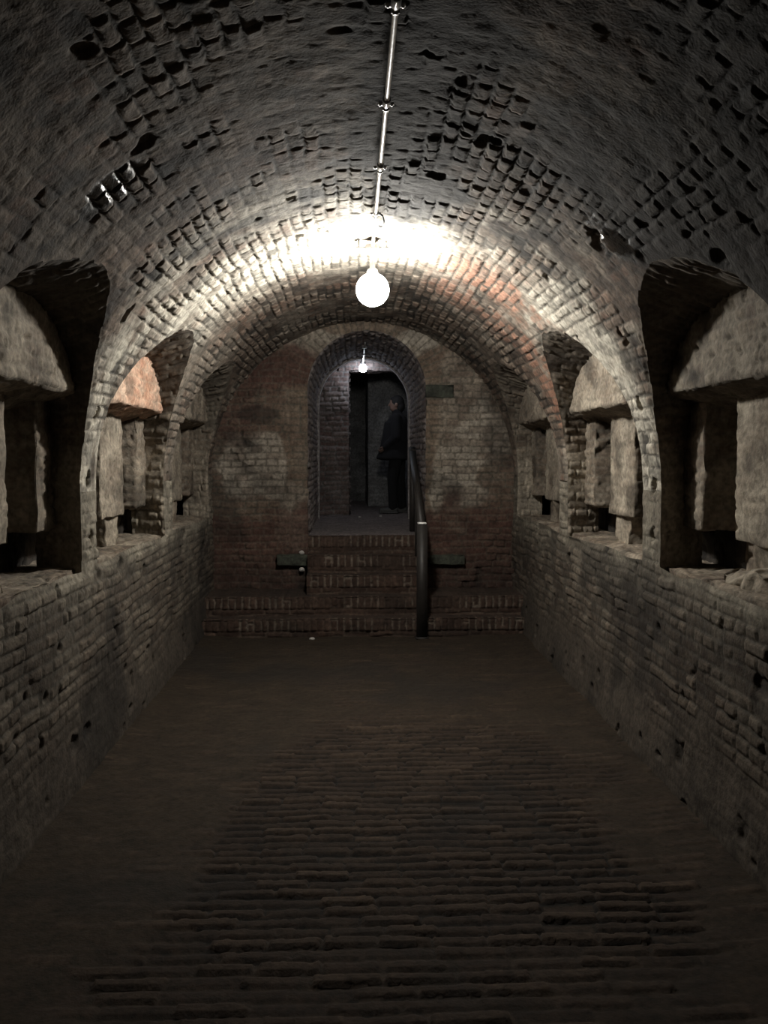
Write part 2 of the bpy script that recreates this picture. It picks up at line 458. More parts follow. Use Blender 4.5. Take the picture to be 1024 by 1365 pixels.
def niche(s, k, num, label, lint_mat):
    yc = NY[k]
    root = empty('window_%d' % num, (0, 0, 0))
    tag(root, label, 'niche', 'structure', 'arched niches in the two side walls')
    seed = 200 + num * 13
    # --- arched soffit and reveals
    sl = NZ - SILL
    per = PI * NH
    n = 300
    sv = np.linspace(-sl - .03, per + sl + .03, n)
    up = (sv > 0) & (sv < per)
    ang = np.clip(sv / NH, 0, PI)
    side_dy = np.where(sv <= 0, 1., -1.)
    r = NH + rag(sv + 1, 100 + k * 2 + (s > 0)) 
    y0 = np.where(up, r * np.cos(ang), side_dy * r)
    z0 = np.where(up, NZ + r * np.sin(ang), np.where(sv <= 0, NZ + sv, NZ - (sv - per)))
    x0 = np.where(z0 > Z0, np.sqrt(np.maximum(R * R - (z0 - Z0) ** 2, .2)), R)
    # outer curve: flatter and a little wider
    a2 = np.clip(ang, 1e-4, PI - 1e-4)
    ey = np.sign(np.cos(a2)) * np.abs(np.cos(a2)) ** (2 / 2.6) * .92
    ez = NZ + np.abs(np.sin(a2)) ** (2 / 2.6) * .62
    y1 = np.where(up, ey, side_dy * .92)
    z1 = np.where(up, ez, z0)
    x1 = np.full_like(sv, 1.72)
    m = 46
    t = np.linspace(0, 1, m)[None, :]
    X = x0[:, None] * (1 - t) + x1[:, None] * t
    Y = y0[:, None] * (1 - t) + y1[:, None] * t + yc
    Z = z0[:, None] * (1 - t) + z1[:, None] * t
    h, mort, rnd = bricks(X, sv[:, None] + 0 * X, .2, .06, .011, seed)
    d = (h * .8 + (fbm(X, Y, Z, 10, seed + 1, 3) - .5) * .02) * ss(0, .08, t)
    cy = (yc - Y); cz = np.where(Z > NZ, NZ - Z, 0)
    q = np.maximum(np.hypot(cy, cz), 1e-3)
    Y = Y + cy / q * d; Z = Z + cz / q * d
    wm = np.clip(.25 + (fbm(X, Y, Z, 4, seed + 3, 3) - .5) + .5 * ss(1.8, 1.5, Z), 0, 1)  # lower reveals painted paler for the light they catch
    so = np.clip(ss(1.7, 2.0, Z) * .5 + (fbm(X, Y, Z, 3, seed + 4, 3) - .5) * .5, 0, .8)  # upper soffit painted darker, as where the arch stays unlit
    acc = Acc()
    acc.add(np.stack([s * X, Y, Z], -1), quads(n, m), np.stack([rnd, mort, wm, so], -1))
    acc.build('arch_soffit', M['niche'], root)
    # --- lintel wall closing the top, underside sloping down outwards
    acc = Acc()
    c = box_c(s, 1.452, 1.74, yc - .99, yc + .99, LZ, 2.32)
    c[1, :, 0, 2] = LZ - .09
    hexa(acc, c, .012, seed + 100, .65, .010, .5, .35 if (s, k) == (1, 0) else 0.0, bl=.21)  # right front lintel painted darker for shade over the lens
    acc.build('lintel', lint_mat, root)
    # --- central pier between the two loopholes
    acc = Acc()
    hexa(acc, box_c(s, XR, 2.05, yc - .19, yc + .31, 1.24, LZ + .05), .012, seed + 120, .45, .010, .65)
    acc.build('central_pier', M['niche'], root)
    for q, (a, b) in enumerate(((-1.02, -.60), (.63, 1.02))):
        acc = Acc()
        hexa(acc, box_c(s, XR - .01, 2.05, yc + a, yc + b, 1.26, LZ + .05), .013, seed + 140 + q, .9, .014, .35)
        acc.build('jamb', M['niche'], root)
    # --- low support under the pier, standing back at both sides
    acc = Acc()
    hexa(acc, box_c(s, XR + .03, 2.05, yc - .02, yc + .24, SILL - .03, 1.27), .014, seed + 160, .3, .03, .55)
    acc.build('pier_support', M['niche'], root)
    acc = Acc()
    hexa(acc, box_c(s, XR + .20, 2.05, yc - 1.0, yc + 1.0, SILL - .03, 1.30), .02, seed + 170, .8, .02, .1, .7)  # recess back painted dark to deepen the undercut's shade
    acc.build('back_masonry', M['soffit'], root)
    acc = Acc()
    hexa(acc, box_c(s, 2.00, 2.12, yc - 1.0, yc + 1.0, 1.0, 2.0), .03, seed + 175, .6, .02, .1, .3)
    acc.build('loophole_blocking', M['soffit'], root)
    # --- sill
    acc = Acc()
    hexa(acc, box_c(s, R + .035, 2.05, yc - .93, yc + .93, .80, SILL + .004), .012, seed + 180, .4, .016, .30)
    acc.build('sill', M['niche'], root)
    return root

# ------------------------------------------------------------------ floor
def floor():
    acc = Acc()
    cell = .0095
    yy, xx = np.linspace(YF, YB, int((YB - YF) / cell)), np.linspace(-R - .02, R + .02, int(2 * R / cell))
    Y, X = np.meshgrid(yy, xx, indexing='ij')
    z_ = np.zeros_like(X)
    h, mort, rnd = bricks(X, Y, .21, .066, .014, 71, False, .010, .013, .006, .005)
    wl = -.47 - .17 * (4.55 - Y)
    edge = (fbm(X, Y, z_, 2.4, 72, 4) - .5) * .6
    ex = ss(-.10, .12, X - wl + edge) * (1 - .75 * ss(-.1, .15, X - 1.02 + edge))
    ex = ex * (1 - .8 * ss(4.6, 5.3, Y + edge * .8)) * (.55 + .45 * ss(2.5, 3.1, Y + edge * .5))
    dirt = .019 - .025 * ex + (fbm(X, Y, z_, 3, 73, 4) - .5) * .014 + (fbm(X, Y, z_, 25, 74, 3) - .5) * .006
    k = .004
    Z = np.maximum(h, dirt) - .016
    cov = ss(-.003, .005, dirt - h)
    wear = (fbm(X, Y, z_, 18, 75, 3) - .5) * .005
    Z = Z + wear
    side = ss(R - .35, R, np.abs(X)) * .02
    pale = (rnd > .955) * ss(.3, .6, ex)
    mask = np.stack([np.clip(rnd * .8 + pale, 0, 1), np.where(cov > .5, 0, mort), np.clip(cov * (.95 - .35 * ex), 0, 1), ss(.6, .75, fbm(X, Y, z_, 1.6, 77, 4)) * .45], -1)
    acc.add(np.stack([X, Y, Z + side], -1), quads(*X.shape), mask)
    yy, xx = np.linspace(YR, YF, 40), np.linspace(-R - .02, R + .02, 40)
    Y, X = np.meshgrid(yy, xx, indexing='ij')
    mk = np.zeros(Y.shape + (4,)); mk[..., 2] = .8
    acc.add(np.stack([X, Y, X * 0 - .004], -1), quads(*X.shape), mk)
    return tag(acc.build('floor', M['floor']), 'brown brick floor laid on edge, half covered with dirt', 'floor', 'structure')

# ------------------------------------------------------------------ back wall with the passage
def open_f(X, Z):
    dx, dz = X - PX, Z - PZ
    rho = np.where(dz > 0, np.hypot(dx, dz), np.abs(dx))
    z_ = np.zeros_like(X)
    return np.maximum(rho - PH - (h2(np.floor(Z / .062), np.sign(dx), 5) - .5) * .012 * (dz < 0), .60 - Z)

def back_wall():
    acc = Acc()
    cell = .0095
    xx, zz = np.linspace(-1.50, 1.50, int(3.0 / cell)), np.linspace(0, 2.95, int(2.95 / cell))
    X, Z = np.meshgrid(xx, zz, indexing='ij')
    X, Z, F, fv = cut_grid(X, Z, open_f, None, cell)
    dx, dz = X - PX, Z - PZ
    z_ = np.zeros_like(X)
    h, mort, rnd = bricks(X, Z, .215, .066, .012, 81)
    hq, mq, rq = bricks(X + 3, Z, .20, .066, .012, 83, False)
    q = (np.abs(dx) < PH + .17) & (dz <= .05)
    rho, ang = np.hypot(dx, dz), np.arctan2(dz, dx)
    hr, mr_, rr_ = bricks(rho - PH, ang * (PH + .1), .23, .064, .011, 85, False, .004)
    ring = (dz > 0) & (rho < PH + .24)
    h = np.where(q, hq, h); mort = np.where(q, mq, mort); rnd = np.where(q, rq, rnd)
    h = np.where(ring, hr, h); mort = np.where(ring, mr_, mort); rnd = np.where(ring, rr_, rnd)
    jl = (1 - ss(.006, .014, np.abs(np.abs(dx) - PH - .17))) * (dz <= .3)
    h = h - jl * .012
    big = (fbm(X, Z, z_, 2, 86, 3) - .5) * .035
    n2 = fbm(X, Z, z_, 16, 87, 3) - .5
    ero = ss(.5, .7, fbm(X, Z, z_, 2.6, 88, 3)) * ss(.75, .9, np.abs(dx))
    lost = ss(.62, .70, fbm(X, Z, z_, 8, 89, 2)) * .022 * ero
    H = (h * (.5 + .7 * ero) + big + n2 * .012 - lost) * ss(0, .025, fv)
    V = np.stack([X, YB - H, Z], -1).reshape(-1, 3)
    w = fbm(X, Z, z_, 3.5, 91, 5)
    def spot(cx, cz, rx, rz):
        return 1 - ss(.7, 1.05, np.hypot((X - cx) / rx, (Z - cz) / rz) + (w - .5) * 1.7)
    wash = np.clip(spot(-1.12, 1.50, .38, .36) * .8 + spot(.95, 1.42, .33, .3) * .85 + spot(1.2, 1.75, .3, .4) * .5
                   + spot(.95, 2.1, .3, .6) * .4 + spot(.42, 2.72, .3, .12) * .9 + spot(-.42, 2.72, .3, .12) * .7 + spot(-.62, 1.05, .2, .4) * .5 + spot(.70, 1.3, .07, .25) * .8, 0, .85)
    wash = np.clip(wash + (w - .55) * .5, 0, .85)
    red = np.clip(spot(-.95, 2.40, .42, .28) + ss(1.15, .95, Z + (w - .5) * .8) + spot(-1.25, 2.0, .3, .3) * .8, 0, 1)
    tan = np.clip(.62 + .4 * (rnd - .5) + ss(.9, .6, np.abs(dx)) * .2, 0, 1)
    rv = tan * (1 - red) + red * rnd * .18
    soot_shade = np.clip(ss(.56, .72, fbm(X, Z, z_, 2.3, 93, 4)) * .45 + lost * 16 + ss(.75, .45, Z) * .35 + spot(-1.05, 2.02, .3, .1) * .6, 0, .85)  # blotches; darker in lost bricks, towards the foot and in one left patch
    mask = np.stack([rv, mort * (1 - .5 * red), wash * (1 - .8 * red) * (1 - .75 * mort) * (.6 + .4 * (rnd > .25)), soot_shade], -1).reshape(-1, 4)
    V, F, mask = compact(V, F, mask)
    acc.add(V, F, mask)
    o = acc.build('wall_back', M['back'])
    tag(o, 'patched red and tan brick end wall with an arched passage opening', 'wall', 'structure')
    for (x, z, wd, ht, dep, lab, nm, sd) in (
            (-.69, .62, .30, .10, .06, 'mossy ledge stone left of the steps', 'ledge_stone', 1),
            (.80, .62, .34, .09, .06, 'mossy ledge stone right of the handrail', 'ledge_stone', 2),
            (.73, 2.24, .27, .12, .012, 'grey green impost stone right of the arch', 'impost_stone', 3)):
        a = Acc()
        c = np.zeros((2, 2, 2, 3))
        for i, xx_ in enumerate((x - wd / 2, x + wd / 2)):
            for j, y_ in enumerate((YB - dep - .02, YB + .1)):
                for k, z_ in enumerate((z - ht / 2, z + ht / 2)):
                    c[i, j, k] = (xx_, y_, z_)
        hexa(a, c, .012, 300 + sd, 0.0, .010, .5)
        b = a.build(nm, M['moss'], o); b['label'] = lab
    for (x, z, sd) in ((-.60, .695, 1), (-.60, .53, 2)):
        a = Acc(); lump(a, (x, YB - .07, z), (.028, .02, .022), 330 + sd)
        b = a.build('mortar_lump', M['chip'], o)
    return o

def lump(acc, c, r, seed, n=14):
    u, v = np.meshgrid(np.linspace(0, PI, n), np.linspace(0, 2 * PI, 2 * n), indexing='ij')
    d = np.stack([np.sin(u) * np.cos(v), np.sin(u) * np.sin(v), np.cos(u)], -1)
    k = .75 + .6 * (fbm(d[..., 0] + 9, d[..., 1] + 4, d[..., 2], 1.8, seed, 3) - .3)
    acc.add(d * k[..., None] * np.array(r) + np.array(c), quads(*u.shape), np.tile([.5, 0, .7, 0], u.shape + (1,)))

def passage():
    """Barrel-vaulted passage through the thick end wall, with a narrow stop at its far end."""
    acc = Acc()
    h0 = PZ - .60
    per = PI * PH
    n, m = int((per + 2 * h0) / .011), int(2.22 / .011)
    for (ya, yb, ri) in ((YB, 10.36, 0.0), (10.36, 10.50, .028)):
        mm = m if ri == 0 else 14
        s, Y = np.meshgrid(np.linspace(-h0, per + h0, n), np.linspace(ya, yb, mm), indexing='ij')
        rr = PH - ri
        up = (s > 0) & (s < per)
        a = np.clip(s / PH, 0, PI)
        h, mort, rnd = bricks(Y, s, .2, .062, .011, 95)
        if ri: h = h * 0
        h = h * .8 + (fbm(Y, s, s * 0, 9, 96, 3) - .5) * .012
        h = h * ss(0, .03, Y - YB)
        q = rr - h
        X = PX + np.where(up, q * np.cos(a), np.where(s <= 0, q, -q))
        Z = np.where(up, PZ + q * np.sin(a), np.where(s <= 0, PZ + s, PZ - (s - per)))
        wm = np.clip((fbm(X, Y, Z, 3, 97, 4) - .35) * 1.2 + (.4 if ri else 0), 0, 1)
        acc.add(np.stack([X, Y, Z], -1), quads(*s.shape), np.stack([rnd, mort, wm, Z * 0 + .05], -1))
        if ri:      # the face of the stop
            s1 = np.linspace(-h0, per + h0, n)
            rads = np.array([rr, PH + .03])
            S, Q = np.meshgrid(s1, rads, indexing='ij')
            up = (S > 0) & (S < per); a = np.clip(S / PH, 0, PI)
            X = PX + np.where(up, Q * np.cos(a), np.where(S <= 0, Q, -Q))
            Z = np.where(up, PZ + Q * np.sin(a), np.where(S <= 0, PZ + S, PZ - (S - per)))
            acc.add(np.stack([X, X * 0 + ya, Z], -1), quads(*S.shape), np.tile([.5, 0, .9, 0], S.shape + (1,)))
    o = acc.build('wall_passage', M['pass'])
    return tag(o, 'grey brick lining of the arched passage behind the steps', 'wall', 'structure')

def panel(acc, org, du, dv, lu, lv, nrm, seed, cell=.012, f=None, wash=.2, soot_shade=.1, k=1.0, bl=.21, bh=.064, red=None):
    U, Vv = np.meshgrid(np.linspace(0, lu, max(2, int(lu / cell))), np.linspace(0, lv, max(2, int(lv / cell))), indexing='ij')
    if f is not None:
        U, Vv, F, fv = cut_grid(U, Vv, f, None, cell)
    else:
        F, fv = quads(*U.shape), np.ones_like(U)
    z_ = np.zeros_like(U)
    h, mort, rnd = bricks(U, Vv, bl, bh, .012, seed)
    H = (h * k + (fbm(U, Vv, z_, 4, seed + 1, 4) - .5) * .025) * ss(0, .02, fv)
    P = np.array(org) + U[..., None] * np.array(du) + Vv[..., None] * np.array(dv) + H[..., None] * np.array(nrm)
    w = np.clip(wash + (fbm(U, Vv, z_, 4, seed + 2, 4) - .5) * 1.2, 0, 1)
    so = np.clip(soot_shade + (fbm(U, Vv, z_, 3, seed + 3, 3) - .5) * .6, 0, .8)
    mk = np.stack([rnd if red is None else rnd * red, mort, w, so], -1).reshape(-1, 4)
    V, F, mk = compact(P.reshape(-1, 3), F, mk)
    acc.add(V, F, mk)

def beyond():
    """Chamber after the passage: a cross wall with a square doorway, and a dark room behind it."""
    YD = 11.05
    a = Acc()
    def dw(U, V):       # doorway in the cross wall: x -.15 .. .80, up to z 2.74
        x, z = U - 1.3, V + LAND
        return np.maximum(np.maximum(-.155 - x, x - .82), z - 2.73 + .004 * np.sin(x * 40))
    panel(a, (-1.3, YD, LAND), (1, 0, 0), (0, 0, 1), 2.6, 2.2, (0, -1, 0), 401, .011, dw, .02, .3, 1.1, red=.6)
    # thickness of the doorway
    panel(a, (-.155, YD, LAND), (0, 1, 0), (0, 0, 1), .30, 1.88, (1, 0, 0), 403, .015)
    panel(a, (.82, YD, LAND), (0, 1, 0), (0, 0, 1), .30, 1.88, (-1, 0, 0), 404, .015)
    panel(a, (-.155, YD, 2.73), (1, 0, 0), (0, 1, 0), .975, .30, (0, 0, -1), 405, .015)
    o = a.build('wall_doorway', M['pass'])
    tag(o, 'brick cross wall with a square dark doorway behind the passage', 'wall', 'structure')
    a = Acc()
    panel(a, (-1.3, 10.5, LAND), (0, 1, 0), (0, 0, 1), .6, 2.2, (1, 0, 0), 411, .02)
    panel(a, (1.3, 10.5, LAND), (0, 1, 0), (0, 0, 1), .6, 2.2, (-1, 0, 0), 412, .02)
    def back(U, V):
        x, z = U - 1.3, V + LAND
        dx, dz = x - PX, z - PZ
        return np.where(dz > 0, np.hypot(dx, dz), np.abs(dx)) - (PH - .028)
    panel(a, (-1.3, 10.5, LAND), (1, 0, 0), (0, 0, 1), 2.6, 2.2, (0, 1, 0), 413, .02, back)
    panel(a, (-1.3, 10.5, 3.05), (1, 0, 0), (0, 1, 0), 2.6, .6, (0, 0, -1), 414, .02)
    o = a.build('wall_chamber', M['pass']); tag(o, 'brick side walls and top of the small chamber behind the passage', 'wall', 'structure')
    a = Acc()
    panel(a, (.13, 13.0, LAND), (1, 0, 0), (0, 0, 1), 1.6, 2.1, (0, -1, 0), 421, .015, None, .3, .1)
    panel(a, (.13, 13.0, LAND), (0, 1, 0), (0, 0, 1), 1.6, 2.1, (-1, 0, 0), 422, .03)
    panel(a, (-.9, 14.6, LAND), (1, 0, 0), (0, 0, 1), 1.1, 2.1, (0, -1, 0), 423, .03, None, .1, .4)
    panel(a, (-.9, 11.35, LAND), (0, 1, 0), (0, 0, 1), 3.3, 2.1, (1, 0, 0), 424, .03, None, .1, .3)
    panel(a, (1.7, 11.35, LAND), (0, 1, 0), (0, 0, 1), 1.7, 2.1, (-1, 0, 0), 425, .03, None, .1, .3)
    panel(a, (-.9, 11.35, 2.92), (1, 0, 0), (0, 1, 0), 2.6, 3.3, (0, 0, -1), 426, .04, None, .1, .3)
    panel(a, (-.9, 11.35, LAND), (1, 0, 0), (0, 0, 1), .75, 2.1, (0, 1, 0), 427, .04)
    panel(a, (.82, 11.35, LAND), (1, 0, 0), (0, 0, 1), .9, 2.1, (0, 1, 0), 428, .04)
    o = a.build('wall_far', M['far']); tag(o, 'dim masonry walls of the dark room beyond the doorway', 'wall', 'structure')
    # landing
    a = Acc()
    Y, X = np.meshgrid(np.linspace(YB + .02, 14.7, 420), np.linspace(-1.4, 1.8, 200), indexing='ij')
    z_ = np.zeros_like(X)
    Z = LAND - .004 + (fbm(X, Y, z_, 4, 431, 4) - .5) * .012
    h, mort, rnd = bricks(X, Y, .21, .07, .01, 432, False)
    keep = (np.abs(X - PX) < PH + .03) | (Y > 10.3)
    F = quads(*X.shape); F = F[keep.ravel()[F].all(1)]
    V, F, mk = compact(np.stack([X, Y, Z + h * .3], -1).reshape(-1, 3), F, np.stack([rnd, mort * .4, z_ + .5, z_], -1).reshape(-1, 4))
    a.add(V, F, mk)
    o = a.build('floor_landing', M['landing']); tag(o, 'smooth grey brown landing floor at the top of the brick steps', 'floor', 'structure')
    # rear end of the tunnel, behind the viewer
    a = Acc()
    panel(a, (-1.5, YR, 0), (1, 0, 0), (0, 0, 1), 3.0, 3.0, (0, 1, 0), 441, .05)
    o = a.build('wall_front', M['wall']); tag(o, 'brick wall closing the near end of the tunnel', 'wall', 'structure')

M['landing'] = masonry('landing_dirt', (.11, .09, .085), (.17, .14, .135), (.08, .07, .065), (.16, .14, .135))

# ------------------------------------------------------------------ stairs
RISE, TREAD, Y1 = LAND / 5, .175, 7.50
def stairs():
    root = empty('brick_steps', (0, Y1, 0))
    tag(root, 'flight of five worn brick steps climbing to the arched passage', 'stairs', 'structure')
    inv = Matrix.Translation((0, -Y1, 0))
    for i in range(5):
        y0 = Y1 + i * TREAD
        zt = RISE * (i + 1)
        if i < 2: xa, xb = -R + .0, R - .0
        elif i < 4: xa, xb = PX - PH - .0, PX + PH + .0
        else: xa, xb = PX - PH, PX + PH
        yb = YB + .04
        a = Acc()
        cell = .0095
        # riser: a soldier course on top of flat courses
        X, Z = np.meshgrid(np.linspace(xa, xb, int((xb - xa) / cell)), np.linspace(zt - RISE - .01, zt, int((RISE + .01) / .009)), indexing='ij')
        d = Z - (zt - .112)
        hs, ms, rs = bricks(Z * 0 + np.clip(d, .02, .09), X, .5, .062, .013, 500 + i, False, .004, .012, .006)
        hf, mf, rf = bricks(X, Z, .21, .058, .012, 520 + i, False)
        sel = d > 0
        h = np.where(sel, hs, hf * .7 - .008); mo = np.where(sel, ms * .9, mf * .35); rn = np.where(sel, rs, rf)
        h = h + (fbm(X, Z, Z * 0 + i, 10, 540, 3) - .5) * .014
        sag = (fbm(X, X * 0, X * 0 + i, 2.5, 545, 2) - .5) * .014
        Y = y0 - h - np.where(Z > zt - .02, -(Z - zt + .02) * .6, 0) + .012
        gone = ss(.5, .66, fbm(X, Z * .3, Z * 0 + i * 3, 4, 541, 3))
        wm = np.clip(.3 + (fbm(X, Z, Z * 0 + i, 5, 542, 3) - .5) * 1.4, 0, 1) * (1 - mo) 
        mk = np.stack([rn, mo * (1 - .85 * gone), wm * .6, np.clip((fbm(X, Z, Z * 0 + i, 3, 543, 3) - .5) * 1.2, 0, .6)], -1)
        a.add(np.stack([X, Y - Y1, Z + sag * ss(zt - RISE, zt, Z)], -1), quads(*X.shape), mk)
        # tread
        ys = np.linspace(y0 + .005, yb, max(14, int((yb - y0) / .014)))
        X, Y = np.meshgrid(np.linspace(xa, xb, int((xb - xa) / cell)), ys, indexing='ij')
        h, mo, rn = bricks(Y * 0 + .04, X, .5, .062, .012, 500 + i, False, .004)
        sag = (fbm(X, X * 0, X * 0 + i, 2.5, 545, 2) - .5) * .014
        Z = zt - .004 + h * .3 - .004 + sag + (fbm(X, Y, Y * 0, 8, 550 + i, 3) - .5) * .01 
        mk = np.stack([rn, mo * .12, X * 0 + .55, np.clip((fbm(X, Y, Y * 0 + i, 3, 553, 3) - .45), 0, .5)], -1)
        a.add(np.stack([X, Y - Y1, Z], -1), quads(*X.shape), mk)
        if 2 <= i:      # cheeks of the narrow steps
            for xs in (xa, xb):
                Yq, Zq = np.meshgrid(np.linspace(y0, yb, 12), np.linspace(RISE * 2 - .02, zt - .006, 12), indexing='ij')
                a.add(np.stack([Yq * 0 + xs, Yq - Y1, Zq], -1), quads(*Yq.shape), np.tile([.3, .1, .2, .2], Yq.shape + (1,)))
        o = a.build('step', M['step'], root)
    return root

# ------------------------------------------------------------------ small solid helpers
def bm_obj(name, bm, mat, parent=None, smooth=True):
    me = bpy.data.meshes.new(name); bmesh.ops.recalc_face_normals(bm, faces=bm.faces)
    bm.to_mesh(me); bm.free()
    for p in me.polygons: p.use_smooth = smooth
    me.materials.append(mat)
    o = bpy.data.objects.new(name, me); COL.objects.link(o)
    if parent is not None: o.parent = parent
    return o

def tube(bm, pts, r, seg=14, caps=True):
    pts = [Vector(p) for p in pts]
    rs = r if isinstance(r, (list, tuple)) else [r] * len(pts)
    rings = []
    prev = None
    for i, p in enumerate(pts):
        t = ((pts[min(i + 1, len(pts) - 1)] - pts[max(i - 1, 0)])).normalized()
        if prev is None:
            ref = Vector((0, 0, 1)) if abs(t.z) < .9 else Vector((1, 0, 0))
            a = t.cross(ref).normalized()
        else:
            a = (prev - t * prev.dot(t)).normalized()
        prev = a
        b = t.cross(a)
        rings.append([bm.verts.new(p + (a * math.cos(q) + b * math.sin(q)) * rs[i]) for q in [2 * PI * k / seg for k in range(seg)]])
    for A, B in zip(rings, rings[1:]):
        for k in range(seg):
            bm.faces.new((A[k], A[(k + 1) % seg], B[(k + 1) % seg], B[k]))
    if caps:
        bm.faces.new(rings[0]); bm.faces.new(rings[-1])

def lathe(bm, prof, ctr, seg=24):
    cx, cy, cz = ctr
    rings = []
    for r, z in prof:
        rings.append([bm.verts.new((cx + r * math.cos(2 * PI * k / seg), cy + r * math.sin(2 * PI * k / seg), cz + z)) for k in range(seg)])
    for A, B in zip(rings, rings[1:]):
        for k in range(seg):
            bm.faces.new((A[k], A[(k + 1) % seg], B[(k + 1) % seg], B[k]))
    bm.faces.new(rings[0]); bm.faces.new(rings[-1])

def bbox(bm, x0, x1, y0, y1, z0, z1, bev=.003, mat=None):
    r = bmesh.ops.create_cube(bm, size=1)
    vs = r['verts']
    for v in vs:
        v.co = Vector(((x0 + x1) / 2 + v.co.x * (x1 - x0), (y0 + y1) / 2 + v.co.y * (y1 - y0), (z0 + z1) / 2 + v.co.z * (z1 - z0)))
    if bev:
        es = list({e for v in vs for e in v.link_edges})
        r = bmesh.ops.bevel(bm, geom=es, offset=bev, segments=2, affect='EDGES')
        vs = list({v for f in r['faces'] for v in f.verts} | {v for v in vs if v.is_valid})
    if mat is not None:
        for v in vs: v.co = mat @ v.co
    return vs

# ------------------------------------------------------------------ lamps and conduit
CZ = 2.852
def conduit():
    x, y0, y1 = LAMP[0], 1.0, 5.04
    root = empty('ceiling_conduit', (x, y0, CZ))
    tag(root, 'thin bright steel cable conduit running along the vault crown to the hanging lamp', 'conduit')
    bm = bmesh.new()
    tube(bm, [(0, t, .003 * math.sin(t * 3)) for t in np.linspace(0, y1 - y0, 30)], .0095)
    bm_obj('pipe', bm, M['steel'], root)
    for y in (1.72, 2.38, 3.04, 3.70, 4.40):
        bm = bmesh.new()
        d = y - y0
        tube(bm, [(0, d - .030, 0), (0, d - .022, 0), (0, d - .022, 0), (0, d + .022, 0), (0, d + .03, 0)], [.010, .0145, .0145, .0145, .010])
        bm_obj('coupling', bm, M['steel'], root)
        bm = bmesh.new()
        bbox(bm, -.028, .028, d + .034, d + .054, .007, .014, .002)
        bbox(bm, -.012, .012, d + .036, d + .052, -.015, .009, .004)
        bbox(bm, -.008, .008, d + .036, d + .052, .009, .058, .001)
        for sx in (-1, 1):
            tube(bm, [(sx * .021, d + .044, .016), (sx * .021, d + .044, .003)], .004, 8)
        bm_obj('clamp', bm, M['clamp'], root)
    bm = bmesh.new()
    tube(bm, [(.012, 3.44, .012), (.035, 3.46, .006), (.046, 3.50, -.012), (.040, 3.55, -.026), (.026, 3.58, -.018), (.024, 3.62, -.004), (.03, 3.68, .004), (.018, 3.80, .004)], .005, 10)
    bm_obj('cable_loop', bm, M['cable'], root)
    return root

def lamp():
    x, y = LAMP
    root = empty('hanging_lamp', (x, y, CZ))
    tag(root, 'bright white globe lamp hanging below the vault crown, nearer of the two lamps', 'lamp')
    bm = bmesh.new()
    lathe(bm, [(.040, .02), (.046, .012), (.046, -.022), (.040, -.030), (.028, -.036)], (0, 0, 0), 24)
    bm_obj('junction_box', bm, M['fit'], root)
    for s in (-1, 1):
        bm = bmesh.new()
        bbox(bm, min(s * .042, s * .10), max(s * .042, s * .10), -.016, .016, -.010, .006, .003)
        tube(bm, [(s * .082, 0, -.018), (s * .082, 0, .055)], .006, 10)
        bm_obj('mounting_ear', bm, M['fit'], root)
    bm = bmesh.new()
    lathe(bm, [(.016, -.030), (.016, -.115), (.030, -.125), (.036, -.150), (.036, -.176), (.030, -.18)], (0, 0, 0), 24)
    bm_obj('lamp_holder', bm, M['fit'], root)
    bm = bmesh.new()
    rg = .098
    lathe(bm, [(rg * math.sin(q), -.245 + rg * math.cos(q)) for q in np.linspace(.36, PI - .02, 20)], (0, 0, 0), 28)
    bm_obj('glass_globe', bm, M['bulb'], root)
    return root

def lamp2():
    x, y, z = .025, 10.86, 2.80
    c = empty('passage_conduit', (x, 8.9, z - .005))
    tag(c, 'short lit conduit on the passage crown leading to the far small lamp', 'conduit')
    bm = bmesh.new()
    tube(bm, [(0.0, 0, 0), (-.003, .5, -.004), (.001, 1.0, .002), (0, 1.86, 0)], .010)
    bm_obj('pipe', bm, M['steel'], c)
    for d in (.35, 1.0):
        bm = bmesh.new(); bbox(bm, -.026, .026, d, d + .022, -.014, .012, .003); bm_obj('clamp', bm, M['clamp'], c)
    root = empty('passage_lamp', (x, y, z))
    tag(root, 'small cold white lamp glowing at the far end of the arched passage', 'lamp')
    bm = bmesh.new()
    lathe(bm, [(.032, .02), (.036, .012), (.036, -.02), (.024, -.028)], (0, 0, 0), 20)
    bm_obj('lamp_holder', bm, M['fit'], root)
    bm = bmesh.new()
    bbox(bm, -.02, .02, -.02, .02, .01, .26, .003)
    bm_obj('drop_bracket', bm, M['fit'], root)
    bm = bmesh.new()
    rg = .05
    lathe(bm, [(rg * math.sin(q), -.068 + rg * math.cos(q)) for q in np.linspace(.42, PI - .02, 16)], (0, 0, 0), 24)
    bm_obj('glass_globe', bm, M['bulb2'], root)

